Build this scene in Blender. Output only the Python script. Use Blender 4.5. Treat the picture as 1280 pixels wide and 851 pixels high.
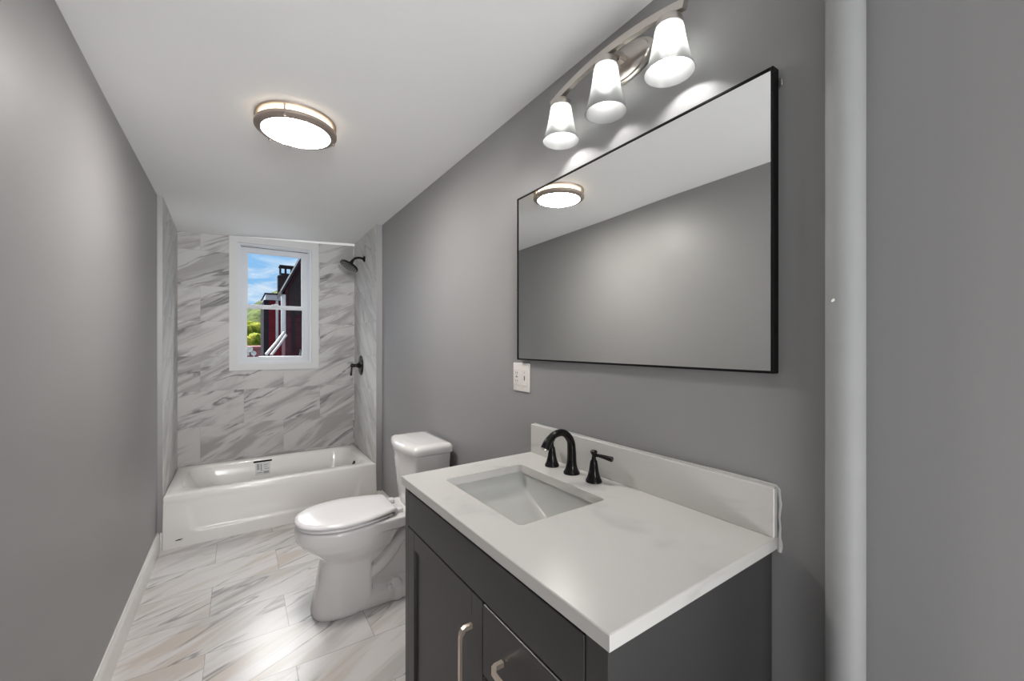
import bpy, bmesh, math, random
from mathutils import Vector, Matrix, noise
random.seed(7)
for o in list(bpy.data.objects): bpy.data.objects.remove(o)
S = bpy.context.scene
COL = S.collection
PI = math.pi

# ------------------------------------------------------------------ camera
CZ = 1.35
cam = bpy.data.cameras.new('camera')
cam.sensor_fit = 'HORIZONTAL'; cam.sensor_width = 36.0
cam.lens = 36.0 * 512.8 / 1280.0
cam.shift_x = -0.3 / 1280.0
cam.shift_y = 4.65 / 1280.0
cam.clip_start = 0.02; cam.clip_end = 600
camo = bpy.data.objects.new('camera', cam); COL.objects.link(camo)
camo.location = (0, 0, CZ)
camo.rotation_euler = (PI/2, 0, -math.radians(33.67))
S.camera = camo

# ------------------------------------------------------------------ view, sky, sun, light levels
S.view_settings.view_transform = 'Standard'
S.view_settings.look = 'None'
S.view_settings.gamma = 1.0
S.view_settings.use_curve_mapping = False
S.view_settings.exposure = 0.2
BULB = 135.0          # radiance of the vanity bulbs
LAMP = 95.0           # radiance of the ceiling lamp's bowl
SKY_LOW, SKY_HIGH = 0.90, 18.0  # sky above the view is boosted on the window's side to light the room
FILL_TUB = 9.5   # added fill from behind the viewer, aimed at the tub alcove
FILL_CEIL = 33.0          # added fill behind the viewer, thrown up at the ceiling (W)
LAMP_SIDE = 2.0      # radiance of its drum above the ring
SUN = 1.5

def build_world():
    w = bpy.data.worlds.new('sky'); S.world = w; w.use_nodes = True
    nt = w.node_tree; N = nt.nodes; L = nt.links
    N.clear()
    tc = N.new('ShaderNodeTexCoord')
    sep = N.new('ShaderNodeSeparateXYZ'); L.new(tc.outputs['Generated'], sep.inputs[0])
    mp = N.new('ShaderNodeMapping'); mp.inputs['Scale'].default_value = (1, 1, 3.6)
    mp.inputs['Rotation'].default_value = (0, 0.5, 0)
    L.new(tc.outputs['Generated'], mp.inputs[0])
    nz = N.new('ShaderNodeTexNoise'); nz.inputs['Scale'].default_value = 13.0
    nz.inputs['Detail'].default_value = 6; nz.inputs['Roughness'].default_value = .6
    nz.inputs['Distortion'].default_value = .5
    L.new(mp.outputs[0], nz.inputs['Vector'])
    cr = N.new('ShaderNodeMapRange'); cr.inputs[1].default_value = .40; cr.inputs[2].default_value = .72
    L.new(nz.outputs['Fac'], cr.inputs[0])
    mx = N.new('ShaderNodeMix'); mx.data_type = 'RGBA'
    L.new(cr.outputs[0], mx.inputs[0])
    mx.inputs[6].default_value = (.27, .54, .88, 1); mx.inputs[7].default_value = (.80, .88, .96, 1)
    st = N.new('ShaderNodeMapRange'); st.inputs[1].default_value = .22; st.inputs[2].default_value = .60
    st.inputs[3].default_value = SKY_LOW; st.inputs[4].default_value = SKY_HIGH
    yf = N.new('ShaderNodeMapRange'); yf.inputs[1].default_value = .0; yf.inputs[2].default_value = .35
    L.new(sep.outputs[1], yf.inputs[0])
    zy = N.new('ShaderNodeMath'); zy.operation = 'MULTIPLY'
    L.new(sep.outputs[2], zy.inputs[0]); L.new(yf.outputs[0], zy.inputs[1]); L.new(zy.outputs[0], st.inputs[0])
    hz = N.new('ShaderNodeMix'); hz.data_type = 'RGBA'; hz.inputs[7].default_value = (1.0, .985, .97, 1)
    hm = N.new('ShaderNodeMapRange'); hm.inputs[1].default_value = .24; hm.inputs[2].default_value = .5; hm.inputs[4].default_value = .95
    L.new(sep.outputs[2], hm.inputs[0]); L.new(hm.outputs[0], hz.inputs[0]); L.new(mx.outputs[2], hz.inputs[6])
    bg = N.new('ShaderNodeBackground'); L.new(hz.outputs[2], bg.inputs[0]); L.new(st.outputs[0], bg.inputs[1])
    out = N.new('ShaderNodeOutputWorld'); L.new(bg.outputs[0], out.inputs[0])
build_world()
sun = bpy.data.lights.new('sun', 'SUN'); sun.energy = SUN; sun.angle = .01; sun.color = (1, .95, .86)
suno = bpy.data.objects.new('sun', sun); COL.objects.link(suno)
suno.rotation_euler = Vector((.75, .12, -.75)).to_track_quat('-Z', 'Y').to_euler()

cfill = bpy.data.lights.new('ceiling_fill', 'AREA'); cfill.energy = FILL_CEIL; cfill.shape = 'RECTANGLE'  # unseen fill lamp low behind the camera, added to brighten the ceiling
cfill.size = 1.1; cfill.size_y = 1.2; cfill.color = (.98, .99, 1.0)
cfillo = bpy.data.objects.new('ceiling_fill', cfill); COL.objects.link(cfillo)
cfillo.location = (.28, -1.2, .45); cfillo.rotation_euler = (PI/2+math.radians(72), 0, 0)

hw = bpy.data.lights.new('tub_fill', 'AREA'); hw.energy = FILL_TUB; hw.shape = 'RECTANGLE'  # unseen narrow fill lamp, added to brighten the tub alcove
hw.size = .5; hw.size_y = .9; hw.spread = math.radians(42); hw.color = (.97, .985, 1.0)
hwo = bpy.data.objects.new('tub_fill', hw); COL.objects.link(hwo)
hwo.location = (-.17, -2.15, 1.75)
hwo.rotation_euler = (Vector((.30, 4.2, 1.75)) - Vector(hwo.location)).to_track_quat('-Z', 'Y').to_euler()

# ------------------------------------------------------------------ materials
class G:
    """tiny helper for building node graphs"""
    def __init__(s, name):
        s.m = bpy.data.materials.new(name); s.m.use_nodes = True
        s.nt = s.m.node_tree; s.N = s.nt.nodes; s.L = s.nt.links
        s.b = s.N['Principled BSDF']
        s.tc = s.N.new('ShaderNodeTexCoord')
    def put(s, sock, v):
        if hasattr(v, 'default_value') and hasattr(v, 'is_output'): s.L.new(v, sock)
        else: sock.default_value = v
    def math(s, op, a, b=0.0, c=0.0):
        n = s.N.new('ShaderNodeMath'); n.operation = op
        s.put(n.inputs[0], a); s.put(n.inputs[1], b); s.put(n.inputs[2], c)
        return n.outputs[0]
    def sep(s, v):
        n = s.N.new('ShaderNodeSeparateXYZ'); s.L.new(v, n.inputs[0]); return n.outputs
    def comb(s, x, y, z=0.0):
        n = s.N.new('ShaderNodeCombineXYZ')
        for i, v in enumerate((x, y, z)): s.put(n.inputs[i], v)
        return n.outputs[0]
    def noise(s, v, scale, detail=4, rough=.5, dist=0.0):
        n = s.N.new('ShaderNodeTexNoise'); s.L.new(v, n.inputs['Vector'])
        n.inputs['Scale'].default_value = scale; n.inputs['Detail'].default_value = detail
        n.inputs['Roughness'].default_value = rough; n.inputs['Distortion'].default_value = dist
        return n.outputs['Fac']
    def rng(s, v, a, b, c=0.0, d=1.0, smooth=True):
        n = s.N.new('ShaderNodeMapRange')
        if smooth: n.interpolation_type = 'SMOOTHSTEP'
        s.L.new(v, n.inputs[0])
        for i, x in enumerate((a, b, c, d)): n.inputs[1+i].default_value = x
        return n.outputs[0]
    def mix(s, f, a, b):
        n = s.N.new('ShaderNodeMix'); n.data_type = 'RGBA'
        s.put(n.inputs[0], f)
        for i, v in ((6, a), (7, b)):
            if hasattr(v, 'is_output'): s.L.new(v, n.inputs[i])
            else: n.inputs[i].default_value = (*v, 1)
        return n.outputs[2]
    def color(s, v):
        if hasattr(v, 'is_output'): s.L.new(v, s.b.inputs['Base Color'])
        else: s.b.inputs['Base Color'].default_value = (*v, 1)
    def bump(s, h, strength=.2, dist=.002):
        n = s.N.new('ShaderNodeBump'); n.inputs['Strength'].default_value = strength
        n.inputs['Distance'].default_value = dist
        s.L.new(h, n.inputs['Height']); s.L.new(n.outputs[0], s.b.inputs['Normal'])

def simple(name, col, rough=.5, metal=0.0, var=.06, scale=6.0, bump=0.0, bscale=300.0, spec=.5, coat=0.0):
    g = G(name); o = g.tc.outputs['Object']
    n = g.noise(o, scale, 3)
    lo = tuple(c*(1-var) for c in col); hi = tuple(min(1, c*(1+var)) for c in col)
    g.color(g.mix(n, lo, hi))
    g.b.inputs['Roughness'].default_value = rough; g.b.inputs['Metallic'].default_value = metal
    g.b.inputs['Specular IOR Level'].default_value = spec
    g.b.inputs['Coat Weight'].default_value = coat
    if bump: g.bump(g.noise(o, bscale, 2), bump, .001)
    return g.m

def marble(name, axes, pitch, length, off, base, streak, vein, grout, rough, ang, seed=0.0, amount=1.0, warm=None):
    """polished porcelain tiles with marble veins; axes = the two world axes of the wall or floor"""
    g = G(name); o = g.tc.outputs['Object']; xyz = g.sep(o)
    u = g.math('SUBTRACT', xyz[axes[0]], off[0]); v = g.math('SUBTRACT', xyz[axes[1]], off[1])
    vr = g.math('DIVIDE', v, pitch); row = g.math('FLOOR', vr)
    par = g.math('ABSOLUTE', g.math('MODULO', row, 2.0))
    ur = g.math('ADD', g.math('DIVIDE', u, length), g.math('MULTIPLY', par, .5)); colm = g.math('FLOOR', ur)
    wn = g.N.new('ShaderNodeTexWhiteNoise'); wn.noise_dimensions = '3D'
    g.L.new(g.comb(colm, row, seed), wn.inputs['Vector'])
    rnd = g.sep(wn.outputs['Color'])
    # joints
    fu = g.math('FRACT', ur); fv = g.math('FRACT', vr)
    eu = g.math('MULTIPLY', g.math('MINIMUM', fu, g.math('SUBTRACT', 1.0, fu)), length)
    ev = g.math('MULTIPLY', g.math('MINIMUM', fv, g.math('SUBTRACT', 1.0, fv)), pitch)
    joint = g.rng(g.math('MINIMUM', eu, ev), .0008, .0022, 1.0, 0.0)
    # veins run along the direction ang, shifted on each tile
    ca, sa = math.cos(ang), math.sin(ang)
    al = g.math('ADD', g.math('MULTIPLY', u, ca), g.math('MULTIPLY', v, sa))
    ac = g.math('SUBTRACT', g.math('MULTIPLY', v, ca), g.math('MULTIPLY', u, sa))
    al = g.math('ADD', al, g.math('MULTIPLY', rnd[0], 9.0)); ac = g.math('ADD', ac, g.math('MULTIPLY', rnd[1], 9.0))
    p1 = g.comb(g.math('MULTIPLY', al, .75), g.math('MULTIPLY', ac, 4.2), rnd[2])
    n1 = g.noise(p1, 2.1, 6, .55, .7)
    broad = g.rng(n1, .42, .62)
    p2 = g.comb(g.math('MULTIPLY', al, .5), g.math('MULTIPLY', ac, 3.4), g.math('ADD', rnd[2], 4.0))
    n2 = g.noise(p2, 2.1, 5, .5, .6)
    thin = g.rng(g.math('ABSOLUTE', g.math('SUBTRACT', n2, .5)), .0, .032, 1.0, 0.0)
    mask = g.rng(g.noise(p1, 2.3, 2), .42, .62)
    thin = g.math('MULTIPLY', thin, mask)
    cl = g.noise(g.comb(al, ac, rnd[0]), 3.0, 3)
    c = g.mix(cl, tuple(x*.93 for x in base), base)
    sc = streak if warm is None else g.mix(g.rng(g.noise(g.comb(al, ac, 3.3), 1.4, 2), .42, .6), streak, warm)
    c = g.mix(g.math('MULTIPLY', broad, .62*amount), c, sc)
    c = g.mix(g.math('MULTIPLY', thin, .8*amount), c, vein)
    c = g.mix(g.math('MULTIPLY', joint, .8 if rough < .3 else .45), c, grout)
    g.color(c)
    g.b.inputs['Roughness'].default_value = rough
    g.b.inputs['Specular IOR Level'].default_value = .5 if rough < .3 else .2
    g.bump(g.math('SUBTRACT', 1.0, joint), .25, .0008)
    return g.m

WALLC = (.275, .270, .270)
M = {}
M['wall'] = simple('grey_satin_paint', WALLC, .42, var=.03, scale=2.5, bump=.10, bscale=260, spec=.35)
M['ceiling'] = simple('white_ceiling_paint', (.85, .845, .84), .6, var=.015, scale=2, bump=.06, bscale=120, spec=.3)
M['trim'] = simple('white_gloss_trim', (.72, .70, .68), .3, var=.02)
M['casing'] = simple('white_casing_paint', (.50, .50, .495), .55, var=.02, spec=.15)
M['vinyl'] = simple('white_window_vinyl', (.50, .515, .54), .5, var=.015, spec=.2)
M['pipe'] = simple('pale_grey_pipe_paint', (.33, .335, .33), .62, var=.06, scale=14, bump=.15, bscale=60)
M['floor'] = marble('marble_floor_tile', (0, 1), .295, .645, (.2, 1.64-.295*6), (.64, .62, .61), (.38, .365, .355), (.20, .19, .18), (.30, .28, .27), .27, math.radians(28), 1.0, .9, (.44, .36, .28))
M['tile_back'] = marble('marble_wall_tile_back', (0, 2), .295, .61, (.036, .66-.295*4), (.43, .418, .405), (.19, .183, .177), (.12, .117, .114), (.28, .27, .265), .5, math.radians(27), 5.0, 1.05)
M['tile_side'] = marble('marble_wall_tile_side', (1, 2), .295, .61, (3.6, .66-.295*4), (.60, .59, .58), (.32, .315, .31), (.17, .17, .17), (.36, .355, .35), .4, math.radians(40), 9.0, .75)  # base lighter than the back tile, painting in the window light
M['porcelain'] = simple('white_porcelain', (.74, .72, .71), .09, var=.012, coat=.3)
M['acrylic'] = simple('white_tub_enamel', (.72, .70, .675), .13, var=.012, coat=.2)
M['seat'] = simple('white_seat_plastic', (.76, .74, .745), .16, var=.01)
M['basin'] = simple('white_basin_ceramic', (.87, .87, .84), .1, var=.01)
M['cabinet'] = simple('charcoal_cabinet_paint', (.044, .0425, .042), .38, var=.04, scale=9)
M['black'] = simple('black_mirror_frame', (.005, .005, .005), .5, var=.1, spec=.12)
M['bronze'] = simple('oil_rubbed_black_metal', (.013, .012, .012), .18, .6, var=.15)
M['nickel'] = simple('brushed_nickel', (.60, .56, .52), .30, 1.0, var=.05, scale=30)
M['nickel_dark'] = simple('brushed_nickel_lamp_ring', (.50, .43, .38), .42, 1.0, var=.05, scale=30)
M['handle'] = simple('satin_nickel_pull', (.72, .62, .53), .32, .9, var=.05)
M['caulk'] = simple('pale_silicone_caulk', (.55, .55, .53), .4, var=.08, scale=40)
M['plate'] = simple('ivory_white_plate', (.74, .70, .66), .3, var=.02)
M['slot'] = simple('dark_slot', (.05, .05, .05), .5)
M['gap_shade'] = simple('painted_gap_shade', (.01, .01, .01), .7)
M['sticker'] = simple('pale_grey_sticker', (.55, .55, .53), .5, var=.1, scale=50)
M['ink'] = simple('grey_print', (.28, .28, .28), .5)

def quartz():
    g = G('warm_white_quartz'); o = g.tc.outputs['Object']
    x = g.sep(o)
    p = g.comb(g.math('MULTIPLY', x[0], 1.0), g.math('ADD', x[1], g.math('MULTIPLY', x[2], 1.4)), g.math('MULTIPLY', x[2], 2.2))
    s = g.rng(g.noise(p, 4.3, 3, .55, .4), .56, .74)
    c = g.mix(g.noise(o, 5, 3), (.545, .53, .505), (.58, .565, .54))
    c = g.mix(g.math('MULTIPLY', s, .42), c, (.36, .36, .36))
    g.color(c); g.b.inputs['Roughness'].default_value = .22
    return g.m
M['quartz'] = quartz()

def glass(name, tint=(1, 1, 1)):
    m = bpy.data.materials.new(name); m.use_nodes = True; nt = m.node_tree; N = nt.nodes; N.clear()
    tr = N.new('ShaderNodeBsdfTransparent'); tr.inputs[0].default_value = (*tint, 1)
    gl = N.new('ShaderNodeBsdfGlossy'); gl.inputs['Roughness'].default_value = 0.02
    fr = N.new('ShaderNodeFresnel'); fr.inputs[0].default_value = 1.05
    mx = N.new('ShaderNodeMixShader'); out = N.new('ShaderNodeOutputMaterial')
    nt.links.new(fr.outputs[0], mx.inputs[0]); nt.links.new(tr.outputs[0], mx.inputs[1])
    nt.links.new(gl.outputs[0], mx.inputs[2]); nt.links.new(mx.outputs[0], out.inputs[0])
    return m
M['glass'] = glass('clear_window_glass', (.97, .98, .98))

def mirror_mat():
    g = G('silvered_mirror'); g.color((.93, .94, .93))
    g.b.inputs['Metallic'].default_value = 1; g.b.inputs['Roughness'].default_value = .004
    return g.m
M['mirror'] = mirror_mat()

def emit(name, col, strength):
    g = G(name); g.color(col)
    g.b.inputs['Emission Color'].default_value = (*col, 1); g.b.inputs['Emission Strength'].default_value = strength
    return g.m
M['bulb'] = emit('glowing_bulb', (1.0, .985, .965), BULB)
M['lamp_drum'] = emit('lit_opal_drum', (1.0, .86, .66), LAMP_SIDE)
M['lamp_bowl'] = emit('lit_opal_bowl', (1.0, .955, .905), LAMP)

def frosted():
    m = bpy.data.materials.new('frosted_opal_glass'); m.use_nodes = True; nt = m.node_tree; N = nt.nodes; N.clear(); L = nt.links
    tl = N.new('ShaderNodeBsdfTranslucent'); tl.inputs[0].default_value = (.24, .245, .24, 1)
    df = N.new('ShaderNodeBsdfDiffuse'); df.inputs[0].default_value = (.22, .22, .22, 1)
    tr = N.new('ShaderNodeBsdfTransparent'); tr.inputs[0].default_value = (.95, .95, .95, 1)
    gl = N.new('ShaderNodeBsdfGlossy'); gl.inputs['Roughness'].default_value = .25
    a = N.new('ShaderNodeMixShader'); a.inputs[0].default_value = .35
    L.new(tl.outputs[0], a.inputs[1]); L.new(df.outputs[0], a.inputs[2])
    b = N.new('ShaderNodeMixShader'); b.inputs[0].default_value = .07
    L.new(a.outputs[0], b.inputs[1]); L.new(tr.outputs[0], b.inputs[2])
    c = N.new('ShaderNodeMixShader'); c.inputs[0].default_value = .04
    L.new(b.outputs[0], c.inputs[1]); L.new(gl.outputs[0], c.inputs[2])
    out = N.new('ShaderNodeOutputMaterial'); L.new(c.outputs[0], out.inputs[0])
    return m
M['frost'] = frosted()

# ------------------------------------------------------------------ mesh helpers
def finish(bm, name, mat, parent=None, smooth=True, ang=38, recalc=True):
    if recalc: bmesh.ops.recalc_face_normals(bm, faces=bm.faces[:])
    for f in bm.faces: f.smooth = smooth
    if smooth:
        lim = math.radians(ang)
        for e in bm.edges:
            if len(e.link_faces) == 2 and e.calc_face_angle(0) > lim: e.smooth = False
    me = bpy.data.meshes.new(name); bm.to_mesh(me); bm.free()
    mats = mat if isinstance(mat, (list, tuple)) else [mat]
    for m in mats: me.materials.append(m)
    o = bpy.data.objects.new(name, me); COL.objects.link(o)
    if parent is not None: o.parent = parent
    return o
def box(bm, x0, x1, y0, y1, z0, z1, bev=0.0, seg=2, mi=0):
    t = bmesh.new()
    bmesh.ops.create_cube(t, size=1)
    for v in t.verts:
        v.co = Vector(((x0+x1)/2 + v.co.x*(x1-x0), (y0+y1)/2 + v.co.y*(y1-y0), (z0+z1)/2 + v.co.z*(z1-z0)))
    if bev: bmesh.ops.bevel(t, geom=t.edges[:], offset=bev, segments=seg, affect='EDGES', profile=.5)
    for f in t.faces: f.material_index = mi
    add(bm, t)
def add(bm, t, mx=None):
    if mx is not None: t.transform(mx)
    me = bpy.data.meshes.new('tmp'); t.to_mesh(me); t.free(); bm.from_mesh(me); bpy.data.meshes.remove(me)
def loft(bm, rings, cap0=True, cap1=True, closed=True):
    vs = [[bm.verts.new(p) for p in r] for r in rings]
    n = len(rings[0])
    for a, b in zip(vs, vs[1:]):
        for i in range(n if closed else n-1):
            bm.faces.new((a[i], a[(i+1) % n], b[(i+1) % n], b[i]))
    if cap0: bm.faces.new(vs[0][::-1])
    if cap1: bm.faces.new(vs[-1])
def lathe(bm, prof, c=(0, 0, 0), n=40, mx=None, cap=True, sx=1.0, sy=1.0):
    t = bmesh.new()
    rings = [[(sx*r*math.cos(2*PI*i/n), sy*r*math.sin(2*PI*i/n), z) for i in range(n)] for r, z in prof]
    loft(t, rings, cap, cap)
    m = Matrix.Translation(c)
    if mx is not None: m = m @ mx
    add(bm, t, m)
def catmull(P, k=8):
    P = [Vector(p) for p in P]; out = []
    Q = [P[0]*2-P[1]] + P + [P[-1]*2-P[-2]]
    for i in range(1, len(Q)-2):
        for j in range(k):
            t = j/k; a, b, c, d = Q[i-1:i+3]
            out.append(.5*((2*b)+(c-a)*t+(2*a-5*b+4*c-d)*t*t+(3*b-a-3*c+d)*t**3))
    out.append(P[-1]); return out
def tube(bm, path, rad, n=16, cap=True, flat=None):
    path = [Vector(p) for p in path]
    rad = rad if isinstance(rad, (list, tuple)) else [rad]*len(path)
    rings = []; up = None
    for i, p in enumerate(path):
        d = (path[min(i+1, len(path)-1)] - path[max(i-1, 0)]).normalized()
        if up is None:
            up = Vector((0, 0, 1)) if abs(d.z) < .9 else Vector((1, 0, 0))
        s = d.cross(up).normalized(); up = s.cross(d).normalized()
        r = rad[i]; a, b = (r, r) if flat is None else (r*flat[0], r*flat[1])
        rings.append([p + s*a*math.cos(2*PI*k/n) + up*b*math.sin(2*PI*k/n) for k in range(n)])
    loft(bm, rings, cap, cap)
def rod_box(bm, path, w, h):
    """rectangular section swept along a path; w = sideways, h = along up"""
    path = [Vector(p) for p in path]; rings = []
    for i, p in enumerate(path):
        d = (path[min(i+1, len(path)-1)] - path[max(i-1, 0)]).normalized()
        s = d.cross(Vector((0, 0, 1))).normalized(); u = s.cross(d).normalized()
        rings.append([p+s*w/2+u*h/2, p-s*w/2+u*h/2, p-s*w/2-u*h/2, p+s*w/2-u*h/2])
    loft(bm, rings)
def rrect(x0, x1, y0, y1, r, z, n=8):
    pts = []
    for cx, cy, a0 in ((x1-r, y1-r, 0), (x0+r, y1-r, PI/2), (x0+r, y0+r, PI), (x1-r, y0+r, 1.5*PI)):
        for i in range(n+1):
            a = a0 + PI/2*i/n
            pts.append((cx+r*math.cos(a), cy+r*math.sin(a), z))
    return pts
def thing(name, label, cat, loc=(0, 0, 0), group=None, rz=0.0):
    o = bpy.data.objects.new(name, None); COL.objects.link(o)
    o.empty_display_size = .05; o.location = loc; o.rotation_euler = (0, 0, rz)
    return tag(o, label, cat, group)
def tag(o, label=None, cat=None, group=None, kind=None):
    if label: o['label'] = label
    if cat: o['category'] = cat
    if group: o['group'] = group
    if kind: o['kind'] = kind
    return o
def struct(o): o['kind'] = 'structure'; return o
def part(name, mat, parent, bm, **k):
    """mesh in world coordinates -> child of an unrotated empty"""
    bm.transform(Matrix.Translation(-Vector(parent.location)))
    return finish(bm, name, mat, parent, **k)
def sub(name, mat, parent, root, bm, **k):
    bm.transform(Matrix.Translation(-Vector(root.location)))
    return finish(bm, name, mat, parent, **k)

# ------------------------------------------------------------------ room shell
R, L_, AL, AR = 1.013, -.445, -.418, .964      # right wall, left wall, alcove left, alcove right
YT, YB, YF = 3.515, 4.30, -2.20                # tub front, window wall, wall behind the viewer
def interp(t, pts):
    if t <= pts[0][0]: return pts[0][1]
    for (a, va), (b, vb) in zip(pts, pts[1:]):
        if t <= b: return va + (vb-va)*(t-a)/(b-a)
    return pts[-1][1]
ZL = [(-1.2, 2.352), (1.7, 2.349), (2.3, 2.334), (3.5, 2.323), (3.75, 2.310), (4.3, 2.262)]
ZR = [(-1.2, 2.358), (2.0, 2.362), (3.5, 2.362), (4.3, 2.356)]
def ceil_z(x, y):
    t = (x-L_)/(R-L_); s = t if y > 3.4 else min(1, t*3.0)*.85 + t*.15
    if 2.6 < y <= 3.4:
        k = (y-2.6)/.8; s = (min(1, t*3.0)*.85 + t*.15)*(1-k) + t*k
    elif y > 3.4: s = t
    return interp(y, ZL)*(1-s) + interp(y, ZR)*s

bm = bmesh.new()
box(bm, L_-.1, R+.1, YF-.1, YB+.12, -.12, 0)
struct(finish(bm, 'floor', M['floor'], smooth=False))

bm = bmesh.new(); nx, ny = 12, 54
grid = [[bm.verts.new((L_-.06+(R-L_+.12)*i/nx, YF-.06+(YB-YF+.12)*j/ny, 0)) for i in range(nx+1)] for j in range(ny+1)]
for row in grid:
    for v in row: v.co.z = ceil_z(min(max(v.co.x, L_), R), min(v.co.y, YB))
for j in range(ny):
    for i in range(nx): bm.faces.new((grid[j][i], grid[j][i+1], grid[j+1][i+1], grid[j+1][i]))
r = bmesh.ops.extrude_face_region(bm, geom=bm.faces[:])
for v in [e for e in r['geom'] if isinstance(e, bmesh.types.BMVert)]: v.co.z = 2.55
struct(finish(bm, 'ceiling', M['ceiling'], ang=30))

bm = bmesh.new(); box(bm, L_-.1, L_, YF-.1, YB+.12, 0, 2.5); struct(finish(bm, 'wall_left', M['wall'], smooth=False))
bm = bmesh.new(); box(bm, R, R+.1, YF-.1, YB+.12, 0, 2.5); struct(finish(bm, 'wall_right', M['wall'], smooth=False))
bm = bmesh.new(); box(bm, L_, R, YF-.1, YF, 0, 2.5); struct(finish(bm, 'wall_front', M['wall'], smooth=False))
# window wall, tiled, with the opening
WX0, WX1, WZ0, WZ1 = -.010, .572, 1.178, 2.238
bm = bmesh.new()
box(bm, L_, WX0, YB, YB+.12, 0, 2.5); box(bm, WX1, R, YB, YB+.12, 0, 2.5)
box(bm, WX0, WX1, YB, YB+.12, 0, WZ0); box(bm, WX0, WX1, YB, YB+.12, WZ1, 2.5)
struct(finish(bm, 'wall_back', M['tile_back'], smooth=False))
# tiled furring at both ends of the tub: grey painted ends, marble faces
for nm, x0, x1, fx in (('wall_alcove_left', L_, AL, 1), ('wall_alcove_right', AR, R, -1)):
    bm = bmesh.new(); box(bm, x0, x1, YT+.002, YB, 0, 2.5)
    bm.faces.ensure_lookup_table()
    for f in bm.faces:
        n = f.normal; f.normal_update()
        if abs(f.normal.x) > .9: f.material_index = 1
    struct(finish(bm, nm, [M['wall'], M['tile_side']], smooth=False))
# pale caulked strip between tiles and ceiling on the window wall
bm = bmesh.new()
xs = [AL, -.07, .633, AR]; zb = [2.272, 2.288, 2.314, 2.332]
rings = []
for x, z in zip(xs, zb):
    t = ceil_z(x, YB)+.01
    rings.append([(x, YB-.006, z), (x, YB+.002, z), (x, YB+.002, t), (x, YB-.006, t)])
loft(bm, rings); struct(finish(bm, 'trim_1', M['ceiling'], smooth=False))
# baseboards
def baseboard(name, pts, h, th):
    """profile swept along wall points (x, y), inside on the left of the direction"""
    bm = bmesh.new()
    prof = [(0, 0), (th, 0), (th, h-.022), (th*.75, h-.012), (th*.55, h-.008), (th*.45, h), (0, h)]
    rings = []
    for (x, y), (nx_, ny_) in pts:
        rings.append([(x+nx_*a, y+ny_*a, z) for a, z in prof])
    loft(bm, rings); return struct(finish(bm, name, M['trim'], ang=25))
baseboard('baseboard_left', [((L_, YF), (1, 0)), ((L_, YT), (1, 0))], .118, .016)
baseboard('baseboard_right', [((R, YF), (-1, 0)), ((R, YT), (-1, 0))], .112, .016)
bm = bmesh.new(); box(bm, L_+.016, AL, YT-.014, YT+.002, 0, .116, .003); struct(finish(bm, 'trim_2', M['trim']))
bm = bmesh.new(); box(bm, AR, R-.016, YT-.014, YT+.002, 0, .112, .003); struct(finish(bm, 'trim_3', M['trim']))

# ------------------------------------------------------------------ window
W = bpy.data.objects.new('window_1', None); COL.objects.link(W); W.location = (.28, YB, 1.70); struct(W)
bm = bmesh.new()
# flat casing; its head follows the sloping ceiling
ot = lambda x: 2.287 + (x+.07)*.0315
y0, y1 = YB-.020, YB+.001
ring_o = [(-.070, 1.121), (.633, 1.121), (.633, ot(.633)), (-.070, ot(-.07))]
ring_i = [(WX0, WZ0), (WX1, WZ0), (WX1, WZ1), (WX0, WZ1)]
def frame_ring(bm, o, i, y0, y1, bev=.0):
    n = len(o)
    A = [bm.verts.new((x, y0, z)) for x, z in o]; B = [bm.verts.new((x, y0, z)) for x, z in i]
    C = [bm.verts.new((x, y1, z)) for x, z in o]; D = [bm.verts.new((x, y1, z)) for x, z in i]
    for k in range(n):
        j = (k+1) % n
        for q in ((A[k], A[j], B[j], B[k]), (C[k], D[k], D[j], C[j]), (A[k], C[k], C[j], A[j]), (B[k], B[j], D[j], D[k])):
            bm.faces.new(q)
frame_ring(bm, ring_o, ring_i, y0, y1)
part('window_casing', M['casing'], W, bm, smooth=False)
def rect(x0, x1, z0, z1): return [(x0, z0), (x1, z0), (x1, z1), (x0, z1)]
bm = bmesh.new()
frame_ring(bm, rect(WX0, WX1, WZ0, WZ1), rect(WX0+.016, WX1-.016, WZ0+.016, WZ1-.014), YB-.006, YB+.115)
frame_ring(bm, rect(WX0+.014, WX1-.014, WZ0+.014, WZ1-.012), rect(WX0+.026, WX1-.026, WZ0+.024, WZ1-.022), YB+.012, YB+.024)
part('window_frame', M['vinyl'], W, bm, smooth=False)
def sash(name, x0, x1, z0, z1, gx0, gx1, gz0, gz1, y):
    bm = bmesh.new()
    frame_ring(bm, rect(x0, x1, z0, z1), rect(gx0-.008, gx1+.008, gz0-.008, gz1+.008), y-.014, y+.014)
    frame_ring(bm, rect(gx0-.010, gx1+.010, gz0-.010, gz1+.010), rect(gx0, gx1, gz0, gz1), y-.008, y+.008)
    s = part(name, M['vinyl'], W, bm, smooth=False)
    bm = bmesh.new(); box(bm, gx0-.004, gx1+.004, y-.002, y+.002, gz0-.004, gz1+.004)
    sub('pane', M['glass'], s, W, bm, smooth=False)
    return s
sash('upper_sash', WX0+.018, WX1-.018, 1.672, 2.218, .066, .494, 1.708, 2.168, YB+.075)
ls = sash('lower_sash', WX0+.018, WX1-.018, 1.200, 1.700, .060, .498, 1.236, 1.668, YB+.042)
bm = bmesh.new(); box(bm, .245, .305, YB+.022, YB+.044, 1.690, 1.710, .004); box(bm, .265, .30, YB+.018, YB+.032, 1.70, 1.716, .004)
sub('sash_lock', M['vinyl'], ls, W, bm)

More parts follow.
